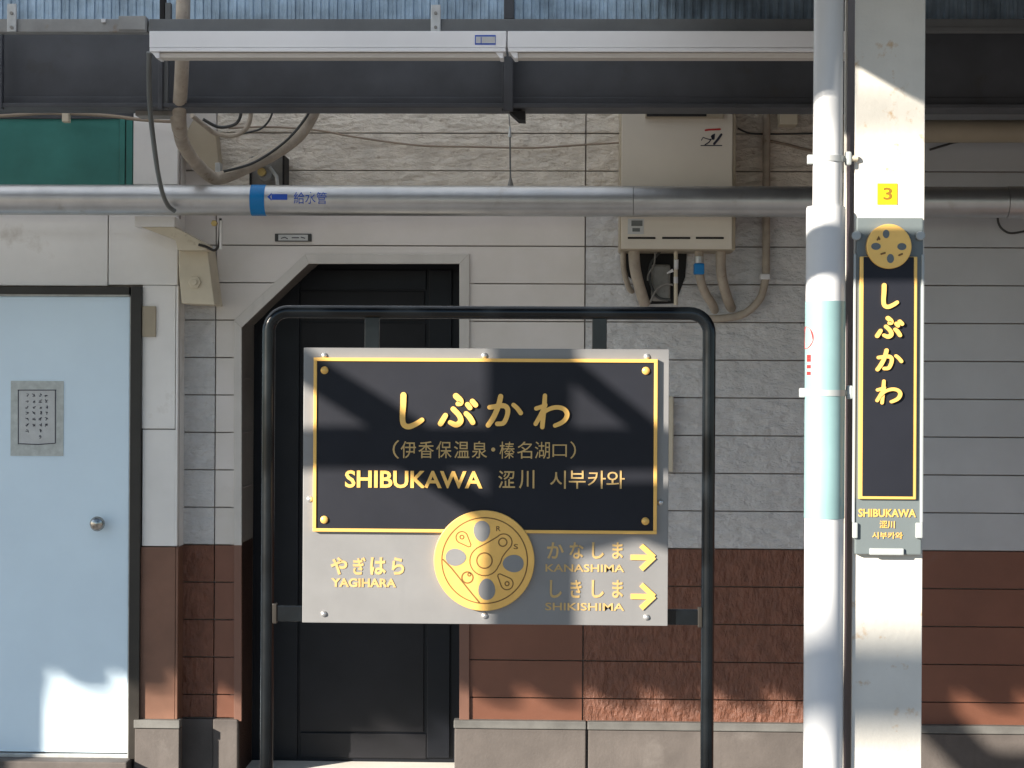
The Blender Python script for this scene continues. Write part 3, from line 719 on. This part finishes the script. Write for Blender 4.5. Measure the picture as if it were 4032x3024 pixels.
# brush-like characters, drawn as strokes in the crop frame of each character
GLY = {
 'shi': [([(240,150),(237,260),(230,370),(236,445),(262,478),(305,484),(360,462),(400,440),(437,414)], [64,62,58,58,58,58,56,54,50])],
 'bu': [([(797,160),(830,190),(848,212),(845,235),(818,243)], [64,64,60,58,50]),
        ([(768,298),(815,345),(842,385),(848,425),(825,455),(790,464),(735,440)], [56,56,56,60,60,58,48]),
        ([(686,366),(660,410),(634,453)], [54,58,58]), ([(905,346),(938,378),(962,415),(976,440)], [52,58,58,56]),
        ([(920,250),(946,284)], [54,54]), ([(972,216),(1006,254)], [56,56])],
 'ka': [([(1155,280),(1210,272),(1270,262),(1320,268),(1346,300),(1345,350),(1325,410),(1295,450),(1235,455)], [50,52,54,54,54,50,50,50,48]),
        ([(1272,165),(1255,240),(1225,325),(1185,405),(1140,470)], [56,56,56,56,54]), ([(1408,254),(1448,290),(1485,340)], [46,48,50])],
 'wa': [([(1742,155),(1736,250),(1724,370),(1714,490)], [46,50,52,48]),
        ([(1650,292),(1705,275),(1746,256)], [46,46,44]), ([(1748,254),(1720,315),(1690,375),(1643,456)], [44,48,48,46]),
        ([(1702,372),(1750,320),(1810,290),(1880,280),(1945,300),(1977,348),(1960,405),(1915,445),(1848,474)], [34,42,46,48,50,52,50,48,44])],
}
def brush(keys, u, mt, parent, tf, sx):
    for key in keys:
        mb = MB()
        for i, (pts_, ws) in enumerate(GLY[key]):
            V = [Vector((*p_, w_)) for p_, w_ in zip(pts_, ws)]
            V = smooth_path(V, 4)
            q = []; w2 = []
            for v in V:
                px, py = tf(key, v.x, v.y); p = P(px, py, u); q.append((p.x, p.z)); w2.append(v.z*sx)
            mb.ribbon(q, w2, -u-.0045-.0006*i, -u+.0005)
        mb.build('character', mt, parent)
kpx = (8-US)/FPX                       # metres per pixel on the sign
brush(['shi','bu','ka','wa'], UK, M['brass'], NPN, lambda k, x, y: (1500+x/2.6976, 1500+y/2.6976), kpx/2.6976)
def tb(body, x0, y0, x1, y1, u=UK, off=0.0, parent=NPN, mt='brass_dull'): return text_box(body, x0, y0, x1, y1, u, M[mt], parent, off, .0025)
tb('（', 1546, 1733, 1572, 1806); tb('）', 2245, 1738, 2268, 1806)
for i, ch in enumerate('伊香保温泉'):
    tb(ch, 1578+i*70.0, 1737, 1638+i*70.0, 1804, off=.003)
tb('・', 1934, 1762, 1950, 1778, off=.01)
for i, ch in enumerate('榛名湖口'):
    tb(ch, 1967+i*69.5, 1739 if ch != '口' else 1750, 2026+i*69.5 if ch != '口' else 2232, 1806 if ch != '口' else 1799, off=.0)
tb('SHIBUKAWA', 1359, 1853, 1900, 1922, off=.024, mt='brass')
tb('涩', 1962, 1853, 2028, 1922, off=.008); tb('川', 2044, 1851, 2104, 1924, off=.012)
for ch, a, b_ in (('시',2166,2228),('부',2240,2306),('카',2315,2385),('와',2388,2460)):
    tb(ch, a, 1853, b_, 1924, off=.002)
# emblem: brass driving wheel
UE = US + .02
ec = P(1906, 2207.5, UE); ke = (8-UE)/FPX/3.456
def E_(x, y): return (ec.x+(x-883)*ke, ec.z-(y-819)*ke)
EM = MB().disc(ec.x, ec.z, 686*ke, -UE, -US-.0004, 72).build('emblem', M['brass'], S, bevel=.002)
def eline(pts_, w=14, closed=False, nm='engraved_line'):
    mb = MB().ribbon([E_(*p_) for p_ in pts_], w*ke, -UE-.0006, -UE+.0004, closed, False); return mb.build(nm, M['brass_line'], EM)
circ = lambda cx, cy, r, n=48: [(cx+r*math.cos(2*math.pi*i/n), cy+r*math.sin(2*math.pi*i/n)) for i in range(n)]
eline(circ(890, 818, 584, 72), 16, True)
eline([(318,803),(440,925),(590,1110),(720,1270),(825,1393)], 20)
eline(circ(888, 818, 105), 17, True); eline(circ(1137, 566, 56, 28), 16, True)
# keyhole shaped crank boss
key = []
for k in range(15):
    a = math.radians(-70+k*150/14.0); key.append((1152+112*math.cos(a+math.radians(-55)), 562+112*math.sin(a+math.radians(-55))))
key = []
for k in range(17):
    a = math.radians(40-k*178/16); key.append((1150+112*math.cos(a), 565+112*math.sin(a)))
key += [(960,555),(860,608),(780,650)]
for k in range(17):
    a = math.radians(-122-k*220/16); key.append((890+202*math.cos(a), 822+202*math.sin(a)))
key += [(1105,850),(1130,770),(1180,700)]
eline(key, 15, True)
def drop(cx, cy, r, tx, ty):
    d = math.atan2(ty-cy, tx-cx); q = []
    for k in range(21):
        a = d+math.radians(75+k*210/20); q.append((cx+r*math.cos(a), cy+r*math.sin(a)))
    for s_ in (-1, 0, 1): q.append((tx+26*math.cos(d+s_*1.0)-20*math.cos(d)+s_*-0, ty+26*math.sin(d+s_*1.0)-20*math.sin(d)))
    return q
eline(drop(578, 505, 80, 690, 622), 15, True); eline(circ(578, 500, 26, 18), 16, True)
eline(drop(1196, 1128, 84, 1082, 1008), 15, True); eline(circ(1198, 1130, 27, 18), 16, True)
eline(circ(657, 1050, 76, 28), 20, True); eline(circ(682, 1010, 20, 14), 18, True)
for cx, cy, rx, ry, ax_ in ((850,418,112,142,(0,-1)),(497,776,140,117,(-1,0)),(1280,855,143,118,(1,0)),(922,1208,115,146,(0,1))):
    q = []
    for i in range(36):
        a = 2*math.pi*i/36; dx, dy = math.cos(a), math.sin(a)
        along = dx*ax_[0]+dy*ax_[1]; f = 1+.1*along
        q.append((cx+rx*dx*(f if ax_[1] else 1), cy+ry*dy*(f if ax_[0] else 1)))
    MB().prism([E_(*p_) for p_ in q], -UE-.0009, -UE+.0004).build('wheel_opening', M['sign_grey'], EM)
for ch, x, y in (('R', 1080, 385), ('S', 1317, 630)):
    text_box(ch, 1650+(x-30)/3.456, 1970+(y-35)/3.456, 1650+(x+30)/3.456, 1970+(y+35)/3.456, UE, M['brass_line'], EM, .01, .0008)
# neighbouring stations and arrows
def tl(body, x0, y0, x1, y1, off): return text_box(body, x0, y0, x1, y1, US, M['brass_dull'], PL, off, .002)
for ch, a, b_ in (('や',1302,1368),('ぎ',1390,1440),('は',1458,1520),('ら',1543,1592)):
    tl(ch, a, 2194, b_, 2263, .03)
tl('YAGIHARA', 1304, 2277, 1560, 2312, .035)
for ch, a, b_ in (('か',2154,2220),('な',2242,2298),('し',2331,2378),('ま',2411,2453)):
    tl(ch, a, 2135, b_, 2200, .018)
tl('KANASHIMA', 2148, 2222, 2458, 2252, .014)
for ch, a, b_ in (('し',2165,2212),('き',2246,2290),('し',2330,2378),('ま',2411,2453)):
    tl(ch, a, 2284, b_, 2354, .018)
tl('SHIKISHIMA', 2147, 2374, 2458, 2404, .014)
for yo in (0, 154):
    mb = MB()
    mb.ribbon(ppoly([(2483,2194+yo),(2560,2195+yo)], US), 21*kpx, -US-.0035, -US, False, False)
    mb.ribbon(ppoly([(2525,2148+yo),(2575,2194+yo)], US), 20*kpx, -US-.0042, -US, False, False)
    mb.ribbon(ppoly([(2576,2192+yo),(2524,2241+yo)], US), 20*kpx, -US-.0048, -US, False, False)
    mb.build('arrow', M['brass'], PL)

# ------------------------------------------------------------------ column, its signs and the downpipe
UC = 3.76
CL = thing('steel_column', (X(3497,UC), -UC+.08, FZ), 'white painted steel column with rust spots right of the name sign', 'column')
cx0, cx1 = X(3361,UC), X(3636,UC)
MB().box(cx0, cx1, -UC, -UC+.012, FZ, 2.9).build('front_flange', M['pillar'], CL, bevel=.002)
MB().box(cx0, cx1, -UC+.155, -UC+.167, FZ, 2.9).build('back_flange', M['pillar'], CL, bevel=.002)
xm = (cx0+cx1)/2
MB().box(xm-.004, xm+.004, -UC+.012, -UC+.155, FZ, 2.9).build('web', M['pillar'], CL)
MB().box(cx0-.05, cx1+.05, -UC-.05, -UC+.217, FZ-.004, FZ+.016).build('base_plate', M['pillar'], CL, bevel=.003)
cd_ = MB().box(cx0+.004, xm-.006, -UC+.016, -UC+.15, FZ, 2.9).build('recess_filler', M['shade_filler'], None, bevel=.003)  # dark filler standing in for the shade between the column flanges
tag(cd_, 'dark plum filler added for the shade in the side of the white column', 'shade filler')
dx_ = -6.42 - cx1
CL2 = CL.copy(); COL.objects.link(CL2); CL2.location.x += dx_; CL2['label'] = 'white painted steel column standing far left along the platform'
CL['kind'] = CL2['kind'] = 'thing'
CL['group'] = CL2['group'] = 'white steel columns along the platform'
for ch in [o for o in bpy.data.objects if o.parent == CL]:
    c2 = ch.copy(); COL.objects.link(c2); c2.parent = CL2; c2.matrix_parent_inverse = ch.matrix_parent_inverse.copy()
yp = pbox(3455, 722, 3533, 805, UC+.0022, .0022).build('number_plate', M['yellow'], None); tag(yp, 'small yellow plate with number 3 on the white column', 'number plate')
text_box('3', 3478, 738, 3513, 787, UC+.0024, M['ink_ochre'], yp, .02, .0006)
UCS = UC + .02
CS = thing('column_name_sign', P(3500, 2180, UCS), 'tall narrow black name sign with brass disc on the white column', 'station sign')
bpn = MB().box(X(3370,UCS,1500), X(3632,UCS,1500), -UCS, -UC-.0004, Z(2184,UCS,3500), Z(857,UCS,3500)).build('back_panel', M['sign_slate'], CS, bevel=.003)
UC2 = UCS + .008
MB().box(X(3383,UC2,1500), X(3610,UC2,1500), -UC2, -UCS-.0003, Z(1966,UC2,3500), Z(1010,UC2,3500)).build('brass_border', M['brass'], CS, bevel=.002)
UC3 = UC2 + .0015
bp_ = MB().box(X(3398,UC3,1500), X(3596,UC3,1500), -UC3, -UC2-.0003, Z(1954,UC3,3500), Z(1012,UC3,3500)).build('black_panel', M['sign_black'], CS)
for a, b_ in ((3359, 3370), (3626, 3638)):
    pbox(a, 1000, b_, 2060, UCS+.004, .008).build('side_rail', M['pale_clip'], CS, bevel=.003)
UD = UC3 + .006
p = P(3501, 970, UD); dk = MB().disc(p.x, p.z, 88*(8-UD)/FPX, -UD, -UCS-.0004, 48).build('brass_disc', M['brass'], CS, bevel=.002)
for px, py, rx, ry in ((3489,921,13,17),(3449,970,19,14),(3551,971,18,14),(3506,1018,14,18)):
    q = ppoly([(px+rx*math.cos(2*math.pi*i/20), py+ry*math.sin(2*math.pi*i/20)) for i in range(20)], UD)
    MB().prism(q, -UD-.0006, -UD+.0003).build('disc_opening', M['sign_slate'], dk)
lines([[(3455,944),(3461,932),(3463,942)], [(3470,1000),(3484,996)], [(3540,1005),(3552,1000)]], .004, UD+.0002, 'engraved_line', M['brass_line'], dk)
kc = (8-UC3)/FPX
OFF = {'shi': (995, 1120, 580, 765, 205,468,115,510), 'bu': (945,1155,820,985, 603,1038,125,500), 'ka': (950,1148,1055,1220, 1115,1510,135,498), 'wa': (948,1142,1280,1462, 1620,2005,130,518)}
def tfc(k, x, y):
    X0, X1, Y0, Y1, a, b_, c, d = OFF[k]
    return 2932+(X0+(x-a)/(b_-a)*(X1-X0))/1.8436, 800+(Y0+(y-c)/(d-c)*(Y1-Y0))/1.8436
brush(['shi','bu','ka','wa'], UC3, M['brass'], bp_, tfc, kc/3.55)
text_box('SHIBUKAWA', 3380, 2004, 3606, 2036, UCS, M['brass'], bpn, .02, .002)
text_box('涩川', 3463, 2050, 3523, 2080, UCS, M['brass'], bpn, .012, .002)
text_box('시부카와', 3434, 2095, 3554, 2121, UCS, M['brass'], bpn, .01, .002)
pbox(3424, 2159, 3560, 2186, UCS+.007, .007).build('bottom_clip', M['pale_clip'], CS, bevel=.003)
pbox(3357, 2058, 3378, 2120, UCS+.008, .008).build('side_clip', M['pale_clip'], CS, bevel=.003)
pbox(3606, 2058, 3634, 2120, UCS+.008, .008).build('side_clip', M['pale_clip'], CS, bevel=.003)
for px in (3372, 3624):
    p = P(px, 928, UCS+.006); MB().disc(p.x, p.z, .011, p.y-.004, p.y+.006, 14).build('fixing_cap', M['pale_clip'], CS, bevel=.003)
# downpipe
UDP = 3.765
xp = X(3256, UDP)
DP = thing('downpipe', (xp, -UDP, FZ), 'white round downpipe with pale teal wrap beside the white column', 'downpipe')
r1 = (X(3314,UDP)-X(3197,UDP))/2; r2 = (X(3325,UDP)-X(3171,UDP))/2
zs = Z(825, UDP)
xq = (X(3325,UDP)+X(3171,UDP))/2
MB().tube([(xp,-UDP,3.0),(xp-.001,-UDP,zs+.004)], r1, 32).build('upper_pipe', M['pipe_white'], DP, smooth=True)
MB().tube([(xq,-UDP,zs+.008),(xq,-UDP,zs+.001),(xq,-UDP,zs-.05),(xq,-UDP,FZ-.02)], [r2*.97,r2*1.0,r2,r2], 36).build('lower_pipe', M['pipe_white'], DP, smooth=True)
MB().tube([(xq,-UDP,Z(1182,UDP)),(xq,-UDP,Z(2030,UDP))], r2+.0012, 36).build('teal_wrap', M['wrap'], DP, smooth=True)
for py, rr, xx in ((626, r1, xp), (1540, r2, xq)):
    z = Z(py, UDP)
    b1 = MB().tube([(xx,-UDP,z-.007),(xx,-UDP,z+.007)], rr+.0025, 32).build('pipe_band', M['pale_clip'] if py > 1000 else M['zinc'], DP, smooth=True)
    MB().box(xx-rr-.014, xx-rr+.001, -UDP-.008, -UDP+.008, z-.011, z+.011).build('band_lug', M['pale_clip'], b1, bevel=.003)
    MB().tube([(xx+rr+.0, -UDP-.004, z), (xx+rr+.016, -UDP-.004, z+.003), (cx0+.004, -UDP-.0, z+.003)], .0075, 10).build('band_bolt', M['bracket'], b1, smooth=True)
    MB().box(xx+rr+.004, xx+rr+.018, -UDP-.014, -UDP+.006, z-.014, z+.018).build('band_lug', M['pale_clip'], b1, bevel=.005)
# red round mark and print on the far left of the wrap
def wrap_mark(polys, name, mt, lift=.002):
    mb = MB()
    for poly in polys:
        n = len(poly); vs = []
        for r in (r2+lift, r2+lift-.0006):
            for s_, z in poly:
                a = s_/r2; vs.append((xq+r*math.sin(a), -UDP-r*math.cos(a), z))
        mb.add(vs, [tuple(range(n)), tuple(range(2*n-1, n-1, -1))]+[(i, i+n, (i+1)%n+n, (i+1)%n) for i in range(n)])
    return mb.build(name, mt, DP)
zr = Z(1325, UDP); sa = -r2*1.35
wrap_mark([[(sa+.028*math.cos(2*math.pi*i/24), zr+.026*math.sin(2*math.pi*i/24)) for i in range(24)]], 'red_mark', M['red'])
mk = []
for i, py in enumerate((1398, 1412, 1438, 1464)):
    z = Z(py, UDP); s0 = sa+.006; mk.append([(s0, z-.004), (s0+.014, z-.004), (s0+.014, z+.004), (s0, z+.004)])
wrap_mark(mk, 'red_print', M['red'])

# ------------------------------------------------------------------ unseen block added beyond the right edge of the view to dim the wall
MB().box(2.85, 5.5, -1.9, .011, FZ-.02, 3.05).build('right_light_block', M['brown'], B)

# ------------------------------------------------------------------ posts nearer the track (outside the view; their shadows fall on the sign)
def cast(px, py, y, u=US):
    p = P(px, py, u); t = p.y-y
    return p.x-TAZ*t, p.z+KZ*t
YM = -5.15
xm_ = cast(2105,1700,YM)[0]
MS = thing('equipment_post', (xm_, YM, FZ), 'square steel equipment post with cross arm and braces near the platform edge', 'post')
MB().box(xm_-.075, xm_+.075, YM-.04, YM+.04, FZ, 3.6).build('post', M['mast'], MS)
za = cast(2000,1775,YM)[1]
MB().box(xm_-2.4, xm_+2.9, YM-.02, YM+.02, za-.05, za+.05).build('cross_arm', M['mast'], MS)
def shadow_brace(a, b_, w):
    MB().ribbon([cast(*a, YM), cast(*b_, YM)], w, YM-.012, YM+.012, False, False).build('shadow_brace', M['mast'], MS)
shadow_brace((1130,1400), (1640,1720), .09)
shadow_brace((1600,1800), (2080,2110), .07)
shadow_brace((2170,1380), (2640,1760), .055)
a, b_ = cast(2210,1925,YM), cast(2720,2150,YM)
MB().prism([(a[0], a[1]), (b_[0], a[1]), (b_[0], b_[1]-.03), (cast(2480,0,YM)[0], b_[1]+.03), (a[0], b_[1]-.02)], YM-.03, YM+.03).build('shadow_box', M['mast'], MS)  # added box, cut to the outline of the shadow it casts
A_, B_ = cast(3560,2720,YM,.04), cast(3900,3060,YM,.04)
MB().ribbon([A_, B_], .17, YM-.012, YM+.012, False, False).build('shadow_brace', M['mast'], MS)  # added bar, shaped to cast the diagonal shadow on the plinth
A_, B_ = cast(3850,2972,YM,.04), cast(4400,3150,YM,.04)
MB().box(A_[0], B_[0], YM-.03, YM+.03, B_[1], A_[1]).build('shadow_box', M['mast'], MS)  # added box, placed to darken the plinth at the lower right
YF = -13.0
MS2 = thing('catenary_mast', (-21, YF, -1.2), 'grey catenary mast with two arms standing beyond the tracks', 'mast')
MB().box(-21.1, -20.9, YF-.1, YF+.1, -1.2, 9.5).build('post', M['mast'], MS2)
zl = P(3500, 2700, UC).z + KZ*(-UC-YF)
MB().box(-21.2, -6.5, YF-.07, YF+.07, zl-.09, zl+.09).build('lower_arm', M['mast'], MS2)
zw = P(3500, 525, UC).z + KZ*(-UC-YF)
MB().tube([(-21, YF+.1, zw), (-4, YF+.1, zw)], .03, 10).build('feeder_cable', M['cable'], MS2)
